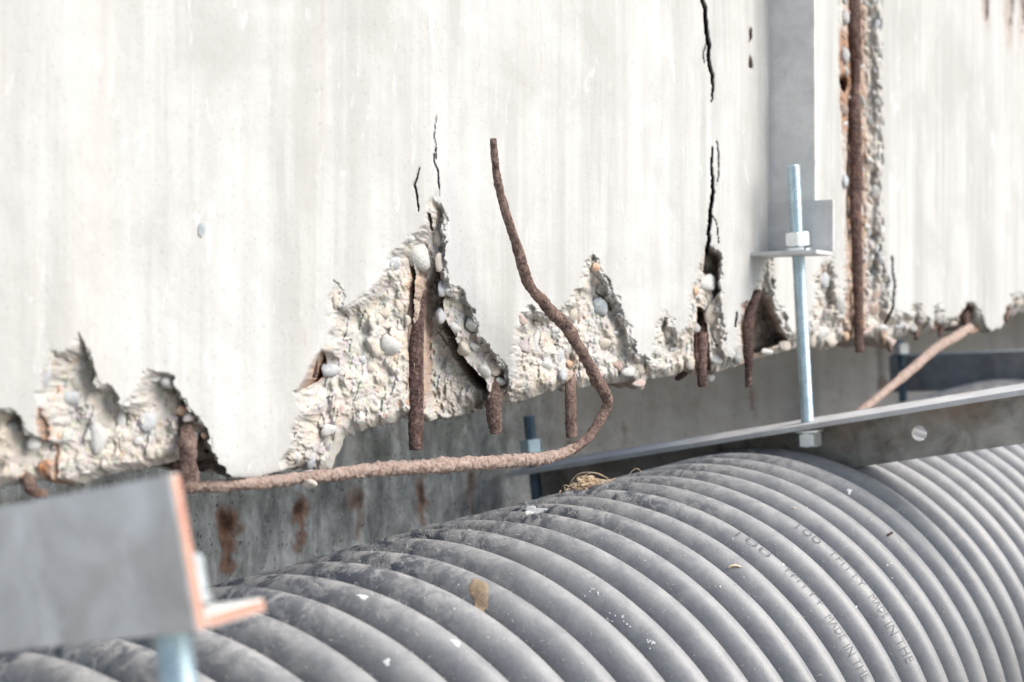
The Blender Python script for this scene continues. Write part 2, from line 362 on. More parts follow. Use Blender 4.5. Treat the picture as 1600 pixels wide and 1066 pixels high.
def wall_field(U, V):
    """depth of the broken surface behind the wall plane (m) and mask channels, U V in photo pixels"""
    wx = 8.5 * fbm(U / 19, V / 15, 4, 3) + 2.6 * fbm(U / 4.5, V / 4.5, 2, 9)
    wy = 10.0 * fbm(U / 18, V / 17, 4, 21) + 3.0 * fbm(U / 4.5, V / 4.5, 2, 31)
    column = sm(U, 1300, 1312) * (1 - sm(U, 1384, 1396)) * (1 - sm(V, 380, 450))
    wx = wx * (1 - .65 * column)
    sd_ = np.full(U.shape, -1e9)
    for s in SPALLS: sd_ = np.maximum(sd_, inside_dist(U + wx, V + wy, s))
    mask = sm(sd_, -.6, 1.6)
    scale = 1.0
    yy = D0 / (NY + NX * (U - 800) / F)
    a_ = yy * ((U - 800) / F * .5774 + .8165) * F; b_ = (V - 533) * yy      # real distances along and up the wall
    n1 = fbm(a_ / 30, b_ / 30, 4, 40); n2 = fbm(a_ / 9, b_ / 9, 3, 50)
    wl = worley(a_ / 18 + .4 * n1, b_ / 18, 60); ws = worley(a_ / 7, b_ / 7, 70)
    peb = np.clip(.62 - wl, 0, 1) ** .6 * .0014 * (h2(np.floor(U / 45), np.floor(V / 50), 5) * .7 + .5)
    prof = np.clip(sd_, 0, 1e9)
    d = mask * (.0010 + .0090 * sm(prof, 0, 20) + .0046 * n1 + .0005 * n2 + .005 * (1 - sm(edge(U) - V, 0, 18)))
    d = d - mask * peb + mask * .0006 * (ws - .4)
    # chisel-like facets
    fc = worley((a_ + .4 * b_) / 30 + .5 * n1, (b_ - .3 * a_) / 30, 91)
    pl = h2(np.floor(a_ / 17 + .8 * n1 + .35 * b_ / 20), np.floor(b_ / 21 - .8 * n1), 92); d = d + mask * (.0018 * (fc - .45) + .0016 * (pl - .5))
    d = np.where(mask > .02, np.maximum(d, .0006 * mask), d)
    rust = np.zeros(U.shape); dark = np.zeros(U.shape)  # rust also carries the painted shade of the crevice by the bar
    jx = U + .35 * wx; jy = V + .35 * wy
    for poly, dep, rp, ru in CAV:
        x0 = min(p[0] for p in poly) - 14; x1 = max(p[0] for p in poly) + 14
        y0 = min(p[1] for p in poly) - 14; y1 = max(p[1] for p in poly) + 14
        sel = (U > x0) & (U < x1) & (V > y0) & (V < y1)
        if not sel.any(): continue
        q = inside_dist(jx[sel], jy[sel], poly); k = sm(q, -1, rp)
        d[sel] = np.maximum(d[sel], k * (dep + .2 * dep * (n1[sel] + .6 * n2[sel])))
        mask[sel] = np.maximum(mask[sel], sm(q, -1, 1)); rust[sel] = np.maximum(rust[sel], ru * sm(q, -3, 3))
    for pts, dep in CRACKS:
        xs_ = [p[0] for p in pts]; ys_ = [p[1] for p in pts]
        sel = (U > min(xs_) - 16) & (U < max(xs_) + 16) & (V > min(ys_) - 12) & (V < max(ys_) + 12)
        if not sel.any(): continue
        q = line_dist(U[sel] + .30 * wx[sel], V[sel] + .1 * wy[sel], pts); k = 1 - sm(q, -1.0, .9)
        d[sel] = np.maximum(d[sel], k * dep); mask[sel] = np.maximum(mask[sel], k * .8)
        dark[sel] = np.maximum(dark[sel], np.clip(k * 4, 0, .97))  # shade inside the cracks, put into the colour
        if pts[0][0] < 70: rust[sel] = np.maximum(rust[sel], 1 - sm(q, 0, 6))
    for (cx, cy, rx, ry) in HOLES:
        sel = (np.abs(U - cx) < 30) & (np.abs(V - cy) < 80)
        q = np.hypot((U[sel] + wx[sel] * .5 - cx) / rx, (V[sel] + wy[sel] - cy) / ry); k = 1 - sm(q, .6, 1.1)
        d[sel] = np.maximum(d[sel], k * .004); mask[sel] = np.maximum(mask[sel], k); rust[sel] = np.maximum(rust[sel], (1 - sm(q, .8, 1.8)) * .35)
    tone = np.clip(sm(sd_, -4 + 7 * n2, 13 + 9 * n2), 0, 1)
    # rust bleeding round the bars
    for (cx, y0, y1, r, a) in [(650, 430, 665, 12, .55), (636, 430, 665, 9, .6), (773, 590, 640, 12, .5), (892, 560, 620, 12, .5), (1095, 490, 600, 10, .45), (1168, 470, 580, 11, .6),
                            (1340, -900, 530, 26, .7), (1326, 60, 190, 26, .9), (1314, 230, 420, 7, .45), (290, 670, 760, 16, .5), (45, 735, 790, 20, 1.0),
                            (1512, 480, 520, 14, .6), (1468, 505, 522, 7, .8), (1436, 510, 530, 7, .7), (1388, 520, 550, 8, .6), (1575, 480, 505, 8, .6), (1290, 420, 440, 12, .3)]:
        dy = np.maximum(np.maximum(y0 - V, V - y1), 0)
        q = np.hypot(U - cx + wx * .8, dy)
        rust = np.maximum(rust, a * (1 - sm(q, r * .35, r)) * np.clip(mask, 0, 1))
    # faint rust runs on the sound face
    for (cx, y0, y1, r, a) in [(502, -200, 240, 7, .10), (845, 20, 110, 3, .16), (818, 20, 200, 9, .05), (8, 60, 150, 4, .10), (476, 520, 535, 3, .2), (1541, -100, 40, 8, .14), (1576, -100, 66, 9, .14), (56, 400, 520, 18, .045)]:
        dy = np.maximum(np.maximum(y0 - V, V - y1), 0)
        q = np.hypot(U - cx + wx * .5, dy * .3); rust = np.maximum(rust, a * (1 - sm(q, 0, r)))
    # the soffit edge is dirty
    face = (1 - mask) * (.0010 * fbm(U / 70, V / 110, 3, 77) + .00010 * fbm(U / 7, V / 9, 3, 78))
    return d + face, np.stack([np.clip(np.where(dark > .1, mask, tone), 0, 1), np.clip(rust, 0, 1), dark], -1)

us = np.concatenate([np.arange(-900, -100, 25.), np.arange(-100, -20, 6.), np.arange(-20, 1620, 1.6), np.arange(1620, 1760, 6.), np.arange(1760, 2301, 30.)])
rows = np.concatenate([np.linspace(-200, -40, 8)[:-1], np.arange(-40, 330, 3.2)])
nb = 280                                            # rows of the broken zone follow the bottom edge
jag = 2.5 * fbm(us / 9, us * 0 + 3.3, 3, 101) + 1.5 * fbm(us / 3, us * 0, 2, 102)
eb = edge(us) + jag * np.where((us > 355) & (us < 440), .5, 1)
tt = np.linspace(0, 1, nb)
Vb = 330 + (eb[None, :] - 330) * tt[:, None]
Vg = np.concatenate([np.repeat(rows[:, None], len(us), 1), Vb], 0)
Ug = np.repeat(us[None, :], Vg.shape[0], 0)
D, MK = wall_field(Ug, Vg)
lip = np.exp(-(eb[None, :] - Vg) / 5.0); lip[:len(rows)] = 0
D = D + lip * .004 * np.clip(MK[..., 0] + .3, 0, 1)
Y = (D0 + D) / (NY + NX * (Ug - 800) / F)
# points move straight back along the wall normal from the face plane
Yf = D0 / (NY + NX * (Ug - 800) / F)
# the breaks run back into the concrete slanting to the right of the square
TX, TY = -.12 * NX, 1.0; tn = TX * NX + TY * NY; TX /= tn; TY /= tn
X = (Ug - 800) / F * Yf + TX * D; Yw = Yf + TY * D; Z = -(Vg - 533) / F * Yf
front = np.stack([X, Yw, Z], -1)
TH = .09
under = []; und_mk = []
last = front[-1]; dl = D[-1]
prog = [.03, .07, .12, .18, .26, .36, .48, .62, .8, 1.0]
for i, q in enumerate(prog):
    tdep = dl + (TH - dl) * q
    zz = last[:, 2] + .0035 * fbm(us / 12, us * 0 + i * 1.7, 3, 120 + i) * (1 if i < 9 else 0) + .003 * min(1, q * 6)
    under.append(np.stack([last[:, 0] + NX * (tdep - dl), last[:, 1] + NY * (tdep - dl), zz], -1))
    und_mk.append(np.stack([np.ones_like(us), .35 + .3 * fbm(us / 20, us * 0 + i, 2, 140), np.full_like(us, .1)], -1))
backtop = under[-1].copy(); backtop[:, 2] = front[0, :, 2]
und_mk.append(np.zeros((len(us), 3)))
full = np.concatenate([front, np.stack(under), backtop[None], front[:1]], 0)
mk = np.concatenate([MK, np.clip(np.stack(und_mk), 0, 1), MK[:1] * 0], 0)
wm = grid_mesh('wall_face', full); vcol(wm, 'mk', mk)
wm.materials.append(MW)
WALL = empty('concrete_wall', W(600, 660), 'white weathered concrete wall with a crumbling broken lower edge showing pebbles and rusty bars', 'wall')
link('wall_face', wm, None, WALL)
bvh_wall = BVHTree.FromPolygons([tuple(v) for v in front.reshape(-1, 3)[::1]], [], epsilon=0) if False else None

def depth_at(u, v):
    d, _ = wall_field(np.array([[float(u)]]), np.array([[float(v)]])); return float(d[0, 0])

# stones of the broken concrete, each one a piece of the wall
def stone_mesh(seed, sub=2):
    bm = bmesh.new(); bmesh.ops.create_icosphere(bm, subdivisions=sub, radius=1)
    r = random.Random(seed); dirs = [Vector((r.gauss(0, 1), r.gauss(0, 1), r.gauss(0, 1))).normalized() for _ in range(10)]
    offs = [r.uniform(.45, .88) for _ in dirs]
    for v in bm.verts:
        for d, o in zip(dirs, offs):
            k = v.co.dot(d)
            if k > o: v.co -= d * (k - o) * .95
        v.co *= 1 + .05 * math.sin(v.co.x * 5 + seed) * math.cos(v.co.y * 4)
    me = bpy.data.meshes.new('stone'); bm.to_mesh(me); bm.free()
    me.polygons.foreach_set('use_smooth', [True] * len(me.polygons)); return me
def m_stone(name, lo, hi):
    m = Mat(name, .78, 0, .35); co = m.coord(); oi = m.n('ShaderNodeObjectInfo')
    n = m.noise(co, 1.7, 6, .7); c = m.ramp(n, [(.3, lo), (.7, hi)])
    # cement film left on the stone
    n2 = m.noise(co, 2.6, 6, .72)
    c = m.mix(m.ramp(n2, [(.46, 0.), (.60, .75)]), c, (.47, .455, .42))
    m.base(c).bump(m.noise(co, 6, 6, .7), .12, .35); return m.m
SM = {'white': m_stone('white_pebble', (.46, .47, .46), (.62, .62, .60)), 'cream': m_stone('cream_pebble', (.42, .37, .30), (.58, .53, .46)),
      'grey': m_stone('grey_pebble', (.26, .27, .27), (.42, .42, .41)), 'blue': m_stone('blue_grey_pebble', (.20, .25, .28), (.34, .40, .43)),
      'pale': m_stone('pale_blue_pebble', (.36, .39, .42), (.52, .54, .56)), 'pink': m_stone('pink_pebble', (.38, .27, .24), (.54, .44, .39)),
      'orange': m_stone('orange_pebble', (.48, .27, .15), (.60, .42, .28)), 'brown': m_stone('brown_pebble', (.26, .16, .13), (.40, .30, .25)),
      'mauve': m_stone('mauve_pebble', (.32, .27, .28), (.48, .44, .44))}
SVAR = {k: [] for k in SM}
for k, mt in SM.items():
    for i in range(5):
        me = stone_mesh(hash(k) % 97 * 0 + sum(map(ord, k)) + i * 13); me.materials.append(mt); SVAR[k].append(me)
ZV = Vector((0, 0, 1))
def stone(u, v, wpx, hpx, kind='white', ang=0., emb=.35, depth=None, label=None, flat=.75):
    y = wall_y(u); sx = wpx / 2 * y * y / (F * D0); sz = hpx / 2 * y / F
    sn = min(sx * .7, sz) * flat
    t = (depth_at(u, v) if depth is None else depth) + sn * emb - sn * .25
    o = bpy.data.objects.new('stone', random.choice(SVAR[kind])); COL.objects.link(o); o.parent = WALL
    p = P(u, v, wall_y(u, t))
    ca, sa = math.cos(RAD(ang)), math.sin(RAD(ang))
    e1 = S * ca - ZV * sa; e2 = S * sa + ZV * ca
    R = Matrix((e1, N, e2)).transposed().to_4x4()
    o.matrix_parent_inverse = WALL.matrix_world.inverted()
    o.matrix_basis = Matrix.Translation(p) @ R @ Matrix.Diagonal((sx, sn, sz, 1)).to_4x4() @ Matrix.Rotation(random.choice([0, math.pi]), 4, 'Y')
    if label: o['label'] = label
    return o
ST = [(152, 684, 32, 60, 'white', 5), (72, 585, 22, 58, 'pale', 4), (96, 568, 14, 30, 'white', 0), (112, 620, 34, 36, 'pale', 20), (112, 584, 24, 30, 'white', 30),
      (52, 690, 26, 34, 'white', -20), (12, 700, 24, 50, 'pale', -30), (28, 725, 24, 22, 'grey', 10), (150, 640, 20, 22, 'pale', 0), (18, 668, 26, 28, 'grey', 30),
      (228, 655, 34, 44, 'pale', -25), (216, 688, 18, 18, 'white', 0), (236, 590, 34, 20, 'white', 0), (262, 596, 26, 26, 'white', 20), (284, 640, 20, 22, 'orange', 0),
      (270, 654, 22, 26, 'mauve', 10), (294, 652, 22, 22, 'mauve', 0), (302, 682, 22, 24, 'white', 0), (320, 680, 14, 14, 'orange', 0), (333, 692, 10, 26, 'white', 15),
      (190, 655, 18, 50, 'white', 4), (205, 640, 16, 20, 'cream', 0), (40, 748, 26, 20, 'orange', 0), (20, 745, 20, 14, 'brown', 0), (130, 735, 30, 16, 'white', 0),
      (524, 470, 18, 46, 'cream', 4), (512, 545, 30, 24, 'cream', 0), (514, 575, 34, 30, 'pale', 0), (612, 540, 34, 48, 'white', 5), (588, 548, 30, 44, 'cream', 0),
      (564, 562, 16, 18, 'pale', 30), (548, 555, 10, 26, 'pale', 0), (529, 640, 20, 46, 'pink', 14), (512, 672, 26, 26, 'white', 0), (504, 666, 12, 10, 'grey', 0),
      (458, 712, 24, 34, 'white', 6), (486, 720, 18, 36, 'pale', -10), (476, 700, 16, 16, 'mauve', 0), (500, 702, 20, 34, 'mauve', 12), (480, 740, 22, 18, 'mauve', 0),
      (484, 660, 14, 16, 'cream', 0), (584, 640, 20, 16, 'cream', 0), (600, 650, 14, 12, 'brown', 0), (622, 480, 16, 30, 'cream', 0), (600, 490, 26, 30, 'cream', 0),
      (652, 397, 50, 62, 'white', 12), (616, 410, 22, 34, 'pale', 20), (640, 372, 26, 18, 'white', 0), (624, 425, 20, 28, 'cream', 0), (684, 372, 16, 30, 'cream', 0),
      (686, 410, 15, 34, 'cream', 0), (690, 450, 17, 30, 'pale', 0), (688, 492, 18, 34, 'pale', 25), (700, 455, 20, 24, 'white', 0), (716, 476, 22, 24, 'cream', 0),
      (712, 512, 22, 24, 'white', 0), (736, 505, 24, 30, 'white', 20), (724, 545, 26, 30, 'cream', 20), (742, 540, 22, 22, 'white', 0), (755, 578, 24, 26, 'white', 20),
      (770, 575, 26, 30, 'cream', 0), (745, 592, 16, 18, 'cream', 0), (784, 596, 20, 20, 'white', 0), (636, 452, 12, 26, 'cream', 0), (637, 500, 10, 26, 'cream', 0),
      (818, 538, 26, 56, 'mauve', 8), (836, 535, 15, 50, 'white', 0), (814, 500, 22, 16, 'pink', 25), (838, 505, 16, 14, 'cream', 0), (866, 515, 20, 12, 'pale', 0),
      (890, 490, 22, 32, 'cream', 30), (901, 498, 11, 22, 'brown', 20), (872, 560, 16, 42, 'pale', 22), (878, 585, 14, 26, 'pale', 20), (890, 568, 12, 16, 'orange', 0),
      (930, 436, 26, 34, 'cream', 0), (930, 418, 12, 16, 'orange', 0), (937, 480, 26, 48, 'blue', -32), (914, 505, 12, 10, 'pale', 0), (960, 520, 14, 12, 'pale', 0),
      (940, 535, 26, 34, 'cream', 0), (938, 585, 14, 20, 'pink', 0), (965, 572, 22, 20, 'brown', 20), (980, 580, 22, 24, 'white', 0), (996, 600, 24, 20, 'pink', 0),
      (1000, 575, 20, 24, 'cream', 0), (990, 548, 14, 14, 'grey', 0), (850, 570, 22, 30, 'white', 0), (1050, 545, 14, 14, 'grey', 0), (1040, 520, 18, 24, 'cream', 0),
      (1104, 412, 18, 30, 'cream', -15), (1102, 442, 30, 36, 'white', 0), (1085, 456, 12, 22, 'orange', 0), (1082, 484, 7, 18, 'blue', 0), (1112, 492, 24, 46, 'cream', -12),
      (1087, 512, 12, 30, 'grey', 0), (1120, 520, 12, 40, 'cream', 0), (1120, 560, 20, 22, 'white', 0), (1078, 565, 14, 34, 'cream', -15), (1150, 555, 18, 30, 'grey', 0),
      (1205, 500, 16, 30, 'mauve', -20), (1200, 470, 14, 30, 'pale', -10), (1200, 550, 22, 16, 'white', 0), (1226, 540, 22, 20, 'cream', 0), (1196, 440, 12, 40, 'cream', 0),
      (1285, 440, 15, 34, 'pale', 0), (1290, 490, 16, 28, 'mauve', 0), (1284, 520, 22, 26, 'white', 0), (1296, 535, 24, 20, 'cream', 0), (1268, 530, 14, 30, 'cream', 0), (1322, 525, 14, 20, 'orange', 0),
      (1314, 478, 15, 40, 'grey', 0), (1364, 482, 17, 26, 'brown', 0), (1372, 374, 6, 22, 'blue', 0), (1356, 516, 26, 16, 'pink', -20), (1376, 512, 20, 18, 'white', 0), (1366, 300, 13, 26, 'grey', 0),
      (1362, 190, 17, 24, 'grey', 0), (1318, 30, 14, 34, 'grey', 0), (1318, 85, 13, 34, 'grey', 0), (1370, 40, 12, 30, 'pale', 0), (1316, 170, 13, 30, 'brown', 0), (1368, 240, 13, 24, 'cream', 0),
      (1318, 280, 11, 34, 'pale', 0), (1366, 350, 14, 22, 'mauve', 0), (1368, 430, 14, 26, 'grey', 0), (1404, 508, 18, 20, 'pale', 0), (1426, 512, 18, 16, 'grey', 0), (1438, 500, 12, 22, 'mauve', 0),
      (1466, 498, 16, 26, 'grey', 10), (1488, 505, 16, 14, 'cream', 0), (1526, 496, 16, 22, 'grey', 0), (1524, 514, 22, 12, 'orange', -10), (1578, 485, 12, 22, 'mauve', 0), (1590, 470, 18, 20, 'cream', 0),
      (1392, 535, 14, 22, 'pink', 0), (1110, 590, 14, 16, 'white', 0)]
for (u, v, a, b, k, g_) in ST:
    stone(u, v, a, b, k, g_, emb=.48 if a * b > 500 else .34)
stone(315, 361, 13, 30, 'blue', 0, emb=.25, depth=-.0006, label='blue grey oval pebble flush in the smooth wall face', flat=.3)
# scattered smaller stones
cand = 0; placed = 0
kinds = ['white'] * 5 + ['cream'] * 5 + ['grey'] * 3 + ['pale'] * 3 + ['pink', 'mauve', 'orange', 'brown']
U_ = rng.uniform(-20, 1600, 5000); V_ = rng.uniform(380, 770, 5000)
U_[:500] = rng.uniform(1310, 1380, 500); V_[:500] = rng.uniform(-20, 460, 500)
dd, mm = wall_field(U_[None], V_[None]); dd = dd[0]; mm = mm[0]
taken = [(s[0], s[1], (s[2] + s[3]) / 4) for s in ST]
extra = []
for i in range(5000):
    u, v = U_[i], V_[i]
    if mm[i, 0] < .8 or v > edge(u) - 4 or dd[i] > .018: continue
    r = random.choice([5, 5.5, 6, 7, 8, 9.5]) * (1 if u < 1000 else .8)
    if any((u - a) ** 2 + (v - b) ** 2 < (r + c * .75) ** 2 for a, b, c in taken): continue
    taken.append((u, v, r)); extra.append((u, v, r))
    if len(extra) >= 125: break
for (u, v, r) in extra:
    stone(u, v, 2 * r * random.uniform(.7, 1.), 2 * r * random.uniform(.8, 1.35), random.choice(kinds), random.uniform(-40, 40), emb=.25)

# ------------------------------------------------------------------ rusty bars
def tube(path, radii, sides=16, step=.0016, lump=.12, lumpscale=160, flat=1., seed=0, cap=True, twist=0., rag=.0):
    pts = [Vector(p) for p in path]
    # catmull-rom resample
    out = []; rr = []
    for i in range(len(pts) - 1):
        p0 = pts[max(i - 1, 0)]; p1 = pts[i]; p2 = pts[i + 1]; p3 = pts[min(i + 2, len(pts) - 1)]
        n = max(2, int((p2 - p1).length / step))
        for k in range(n):
            t = k / n
            out.append(.5 * ((2 * p1) + (p2 - p0) * t + (2 * p0 - 5 * p1 + 4 * p2 - p3) * t * t + (3 * p1 - p0 - 3 * p2 + p3) * t ** 3))
            rr.append(radii[i] + (radii[i + 1] - radii[i]) * t)
    out.append(pts[-1]); rr.append(radii[-1])
    V = np.zeros((len(out), sides, 3)); up = Vector((.3, -.8, .5))
    s = 0; L = 0
    for i, p in enumerate(out):
        tan = (out[min(i + 1, len(out) - 1)] - out[max(i - 1, 0)]).normalized()
        e1 = tan.cross(up).normalized(); e2 = tan.cross(e1)
        if i: L += (p - out[i - 1]).length
        for j in range(sides):
            a = 2 * math.pi * j / sides
            V[i, j] = (L, a, rr[i])
    aa = V[..., 1]; LL = V[..., 0]
    nz = fbm(LL * lumpscale + 50, np.cos(aa) * 1.3 + 7, 3, seed) + .8 * fbm(LL * lumpscale * 1.3 + 9, np.sin(aa) * 1.3 + 3, 3, seed + 3)
    nf = fbm(LL * lumpscale * 5, np.cos(aa) * 4 + 7, 2, seed + 8) + fbm(LL * lumpscale * 5, np.sin(aa) * 4 + 3, 2, seed + 9)
    R_ = V[..., 2] * (1 + lump * nz + rag * nf)
    G = np.zeros_like(V)
    for i, p in enumerate(out):
        tan = (out[min(i + 1, len(out) - 1)] - out[max(i - 1, 0)]).normalized()
        e1 = tan.cross(up).normalized(); e2 = tan.cross(e1)
        for j in range(sides):
            r = R_[i, j]; a = aa[i, j]
            q = p + e1 * (math.cos(a) * r) + e2 * (math.sin(a) * r * flat)
            G[i, j] = q
    if cap:
        c0 = G[0].mean(0); c1 = G[-1].mean(0)
        G = np.concatenate([(c0 + (G[0] - c0) * .02)[None], (c0 + (G[0] - c0) * .8)[None], G, (c1 + (G[-1] - c1) * .8)[None], (c1 + (G[-1] - c1) * .02)[None]], 0)
    return G
def tube_obj(name, G, mat, parent=None):
    return link(name, grid_mesh(name, G, closed_u=True), mat, parent)

def wp(u, v, t): return P(u, v, wall_y(u, t))
def px_r(w, u, t=0): return w / 2 * wall_y(u, t) / F
bent = [(236, 764, .020, 17), (300, 762, .014, 17), (350, 759, .006, 18), (420, 753, .000, 18), (500, 744, -.006, 19), (600, 733, -.010, 21), (700, 727, -.014, 21), (780, 722, -.018, 19),
        (850, 716, -.022, 17), (893, 704, -.026, 15), (922, 680, -.030, 14), (940, 652, -.033, 14.5), (949, 628, -.035, 16), (939, 606, -.036, 17), (922, 572, -.036, 17.5),
        (902, 538, -.036, 18), (882, 508, -.036, 19), (852, 476, -.036, 16), (828, 446, -.036, 15.5), (816, 416, -.036, 15.5), (808, 388, -.035, 15), (798, 356, -.034, 13.5), (786, 318, -.032, 13),
        (777, 276, -.030, 12), (772, 240, -.029, 11), (770, 217, -.028, 8.5)]
# the wire stands clear of the face: keep its place in the air by working from the face point
def air(u, v, t): return P(u, v, wall_y(u, t))
bt = empty('bent_rebar', air(500, 744, -.006), 'long thin rusty bar bent free below the wall edge and sticking up in front', 'rebar')
flatpart = bent[:11]; uppart = bent[9:]
G1 = tube([air(u, v, t) for u, v, t, w_ in bent[:10]], [px_r(w_, u) for u, v, t, w_ in bent[:10]], lump=.22, rag=.26, lumpscale=190, step=.0009, seed=5, sides=24)
tube_obj('flaking_length', G1, RUSTP, bt)['label'] = 'pale flaking length of the bar lying below the wall edge'
G2 = tube([air(u, v, t) for u, v, t, w_ in bent[9:]], [px_r(w_, u) for u, v, t, w_ in bent[9:]], lump=.26, rag=.12, lumpscale=75, step=.0010, seed=9, sides=20)
tube_obj('upright_length', G2, RUST, bt)['label'] = 'brown upright length of the bar with a sharp bend'

def stub(pts, mat=RUST, lump=.24, rag=.14, flat=.8, seed=0, label=None, scale=130):
    G = tube([wp(u, v, t) for u, v, t, w_ in pts], [px_r(w_, u) for u, v, t, w_ in pts], lump=lump, rag=rag, flat=flat, seed=seed, lumpscale=scale, sides=16)
    o = tube_obj('reinforcing_bar', G, mat, WALL)
    if label: o['label'] = label
    return o
stub([(290, 664, .010, 18), (292, 690, .003, 27), (295, 730, .002, 29), (297, 764, .002, 30)], RUST, seed=1, label='flat flaking rusty bar stub beside the steel angle')
stub([(276, 672, .026, 16), (276, 720, .022, 18), (278, 766, .022, 16)], RUSTD, seed=2)
stub([(657, 415, .020, 16), (655, 470, .014, 21), (651, 540, .010, 23), (650, 620, .009, 25), (650, 664, .008, 25), (650, 703, .008, 22)], RUSTD, seed=3, lump=.05, rag=.05, scale=90, label='long dark purple brown bar hanging in the deep crevice')
stub([(641, 440, .016, 8), (640, 500, .014, 11), (641, 560, .014, 12), (640, 640, .016, 9)], RUSTP, seed=4, lump=.2, flat=.5)
stub([(770, 596, .012, 18), (772, 620, .007, 24), (773, 650, .006, 24), (775, 677, .006, 18)], RUST, seed=5, rag=.14)
stub([(765, 606, .016, 9), (764, 640, .012, 9), (768, 664, .012, 8)], RUSTD, seed=15, rag=.14)
stub([(893, 585, .014, 16), (892, 610, .008, 18), (891, 645, .007, 20), (893, 668, .007, 21), (894, 683, .007, 18)], RUST, seed=6, rag=.10)
stub([(1100, 492, .022, 9), (1099, 530, .012, 15), (1097, 575, .008, 16), (1098, 604, .008, 14)], RUSTD, seed=7, rag=.12)
stub([(1090, 520, .020, 8), (1091, 560, .012, 10), (1094, 592, .010, 10)], RUST, seed=17, rag=.12)
stub([(1183, 458, .010, 12), (1174, 485, .004, 17), (1169, 520, .003, 18), (1170, 565, .004, 15), (1170, 605, .005, 10)], RUSTD, seed=8, rag=.10, label='tapering dark rusty bar in front of the dark triangular cavity')
stub([(1332, -300, .008, 20), (1334, 0, .008, 22), (1336, 60, .008, 21), (1338, 105, .009, 15), (1337, 140, .010, 13), (1336, 175, .007, 19), (1338, 260, .006, 21), (1337, 330, .005, 19), (1340, 420, .003, 18), (1342, 500, .002, 16), (1343, 551, .002, 14)],
     RUSTD, seed=10, rag=.09, lump=.10, label='long brown bar running down the broken upright channel')
stub([(1384, 525, .012, 10), (1391, 549, .010, 7)], RUST, seed=11)
stub([(1434, 512, .010, 10), (1431, 530, .008, 7)], RUSTD, seed=12)
stub([(1472, 508, .010, 10), (1468, 525, .010, 7)], RUSTD, seed=13)
stub([(1510, 478, .016, 12), (1508, 500, .010, 14), (1514, 520, .010, 10)], RUSTD, seed=14)
stub([(1575, 478, .010, 8), (1573, 503, .008, 7)], RUST, seed=18)
stub([(484, 560, .008, 10), (482, 585, .012, 10), (472, 606, .010, 8)], RUSTD, seed=19, flat=.5)
stub([(494, 556, .004, 6), (492, 590, .007, 7)], RUST, seed=20, flat=.5)
stub([(672, 334, .022, 9), (672, 370, .026, 8)], RUSTD, seed=21)
stub([(1070, 583, .03, 12), (1058, 592, .045, 10)], RUSTD, seed=22)
stub([(38, 742, .010, 18), (50, 765, .010, 22), (72, 772, .010, 12)], RUST, seed=23, rag=.2, lump=.3)
# diagonal bar on the right
dpath = [(1516, 512, 1.80, 13), (1494, 526, 1.77, 15), (1462, 545, 1.73, 15), (1425, 577, 1.68, 15), (1390, 606, 1.64, 14), (1352, 637, 1.60, 13), (1330, 655, 1.58, 11)]
G = tube([P(u, v, y) for u, v, y, w_ in dpath], [w_ / 2 * y / F for u, v, y, w_ in dpath], lump=.16, rag=.12, lumpscale=110, seed=33)
tag(tube_obj('loose_rebar', G, RUSTP), 'pale rusty bar slanting down from the wall edge behind the steel angle', 'rebar')
# lump of cement on the wire
cl = stone_mesh(404, 3); cl.materials.append(SM['cream'])
co_ = link('cement_lump', cl, None, bt); p_ = air(483, 756, -.010)
co_.matrix_parent_inverse = bt.matrix_world.inverted(); co_.matrix_basis = Matrix.Translation(p_) @ Matrix.Diagonal((.0050, .0035, .0030, 1)).to_4x4()

# ------------------------------------------------------------------ recessed wall behind
ub = np.concatenate([np.arange(-900, 200, 30.), np.arange(200, 1640, 3.), np.arange(1640, 2200, 25.)])
def backy(u): return BACK / (NY + NX * (u - 800) / F)
zz = np.concatenate([[-1.35, -.9], np.linspace(-.5, .10, 190), [.14]])
Yb = backy(ub); Xb = (ub - 800) / F * Yb
Xg = np.repeat(Xb[None], len(zz), 0); Yg = np.repeat(Yb[None], len(zz), 0); Zg = np.repeat(zz[:, None], len(ub), 1)
Vp = 533 - Zg / Yg * F; Up = np.repeat(ub[None], len(zz), 0)
n_ = fbm(Up / 14, Vp / 14, 4, 200)
n3 = fbm(Up / 5, Vp / 7, 4, 205)
rust = np.zeros_like(Up); core = np.zeros_like(Up)
for (cx, cy, rx, ry, tail, a) in [(355, 818, 22, 30, 70, 1.), (467, 797, 15, 24, 60, .95), (561, 782, 15, 26, 55, .7), (657, 775, 12, 34, 40, .85), (735, 758, 11, 36, 40, .6),
                                  (887, 700, 10, 12, 10, .6), (973, 672, 3, 18, 20, .5), (1175, 632, 4, 34, 20, .6), (1382, 597, 5, 16, 4, .6), (1090, 627, 3, 8, 4, .3), (860, 690, 8, 20, 10, .2), (1315, 620, 4, 20, 30, .25)]:
    q = np.hypot((Up - cx + 12 * n_ + 5 * n3) / rx, (Vp - cy + 14 * n3) / ry)
    rust = np.maximum(rust, a * (1 - sm(q, .45, 1.25)))
    qt = np.hypot((Up - cx + 12 * n_ + 6 * n3) / (rx * .6), np.maximum(np.maximum(cy - Vp, Vp - cy - tail), 0) / 12)
    rust = np.maximum(rust, a * .85 * (1 - sm(qt, .4, 1.1)))
    core = np.maximum(core, a * .8 * (1 - sm(np.hypot((Up - cx + 3 * n_) / rx, (Vp - cy + 4) / ry), .15, .75)))
joint = np.exp(-((Up - 1376 + 2 * n_) / 4.5) ** 2)
core = np.maximum(core, joint * .5 * (Vp < 610))
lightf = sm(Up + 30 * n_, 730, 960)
disp = .003 * fbm(Up / 25, Vp / 25, 4, 210) + joint * .004
G = np.stack([Xg + NX * disp, Yg + NY * disp, Zg], -1)
thick = G.copy()
bm_ = grid_mesh('recessed_wall', G, flip=True); vcol(bm_, 'mk', np.stack([rust, core, lightf], -1))
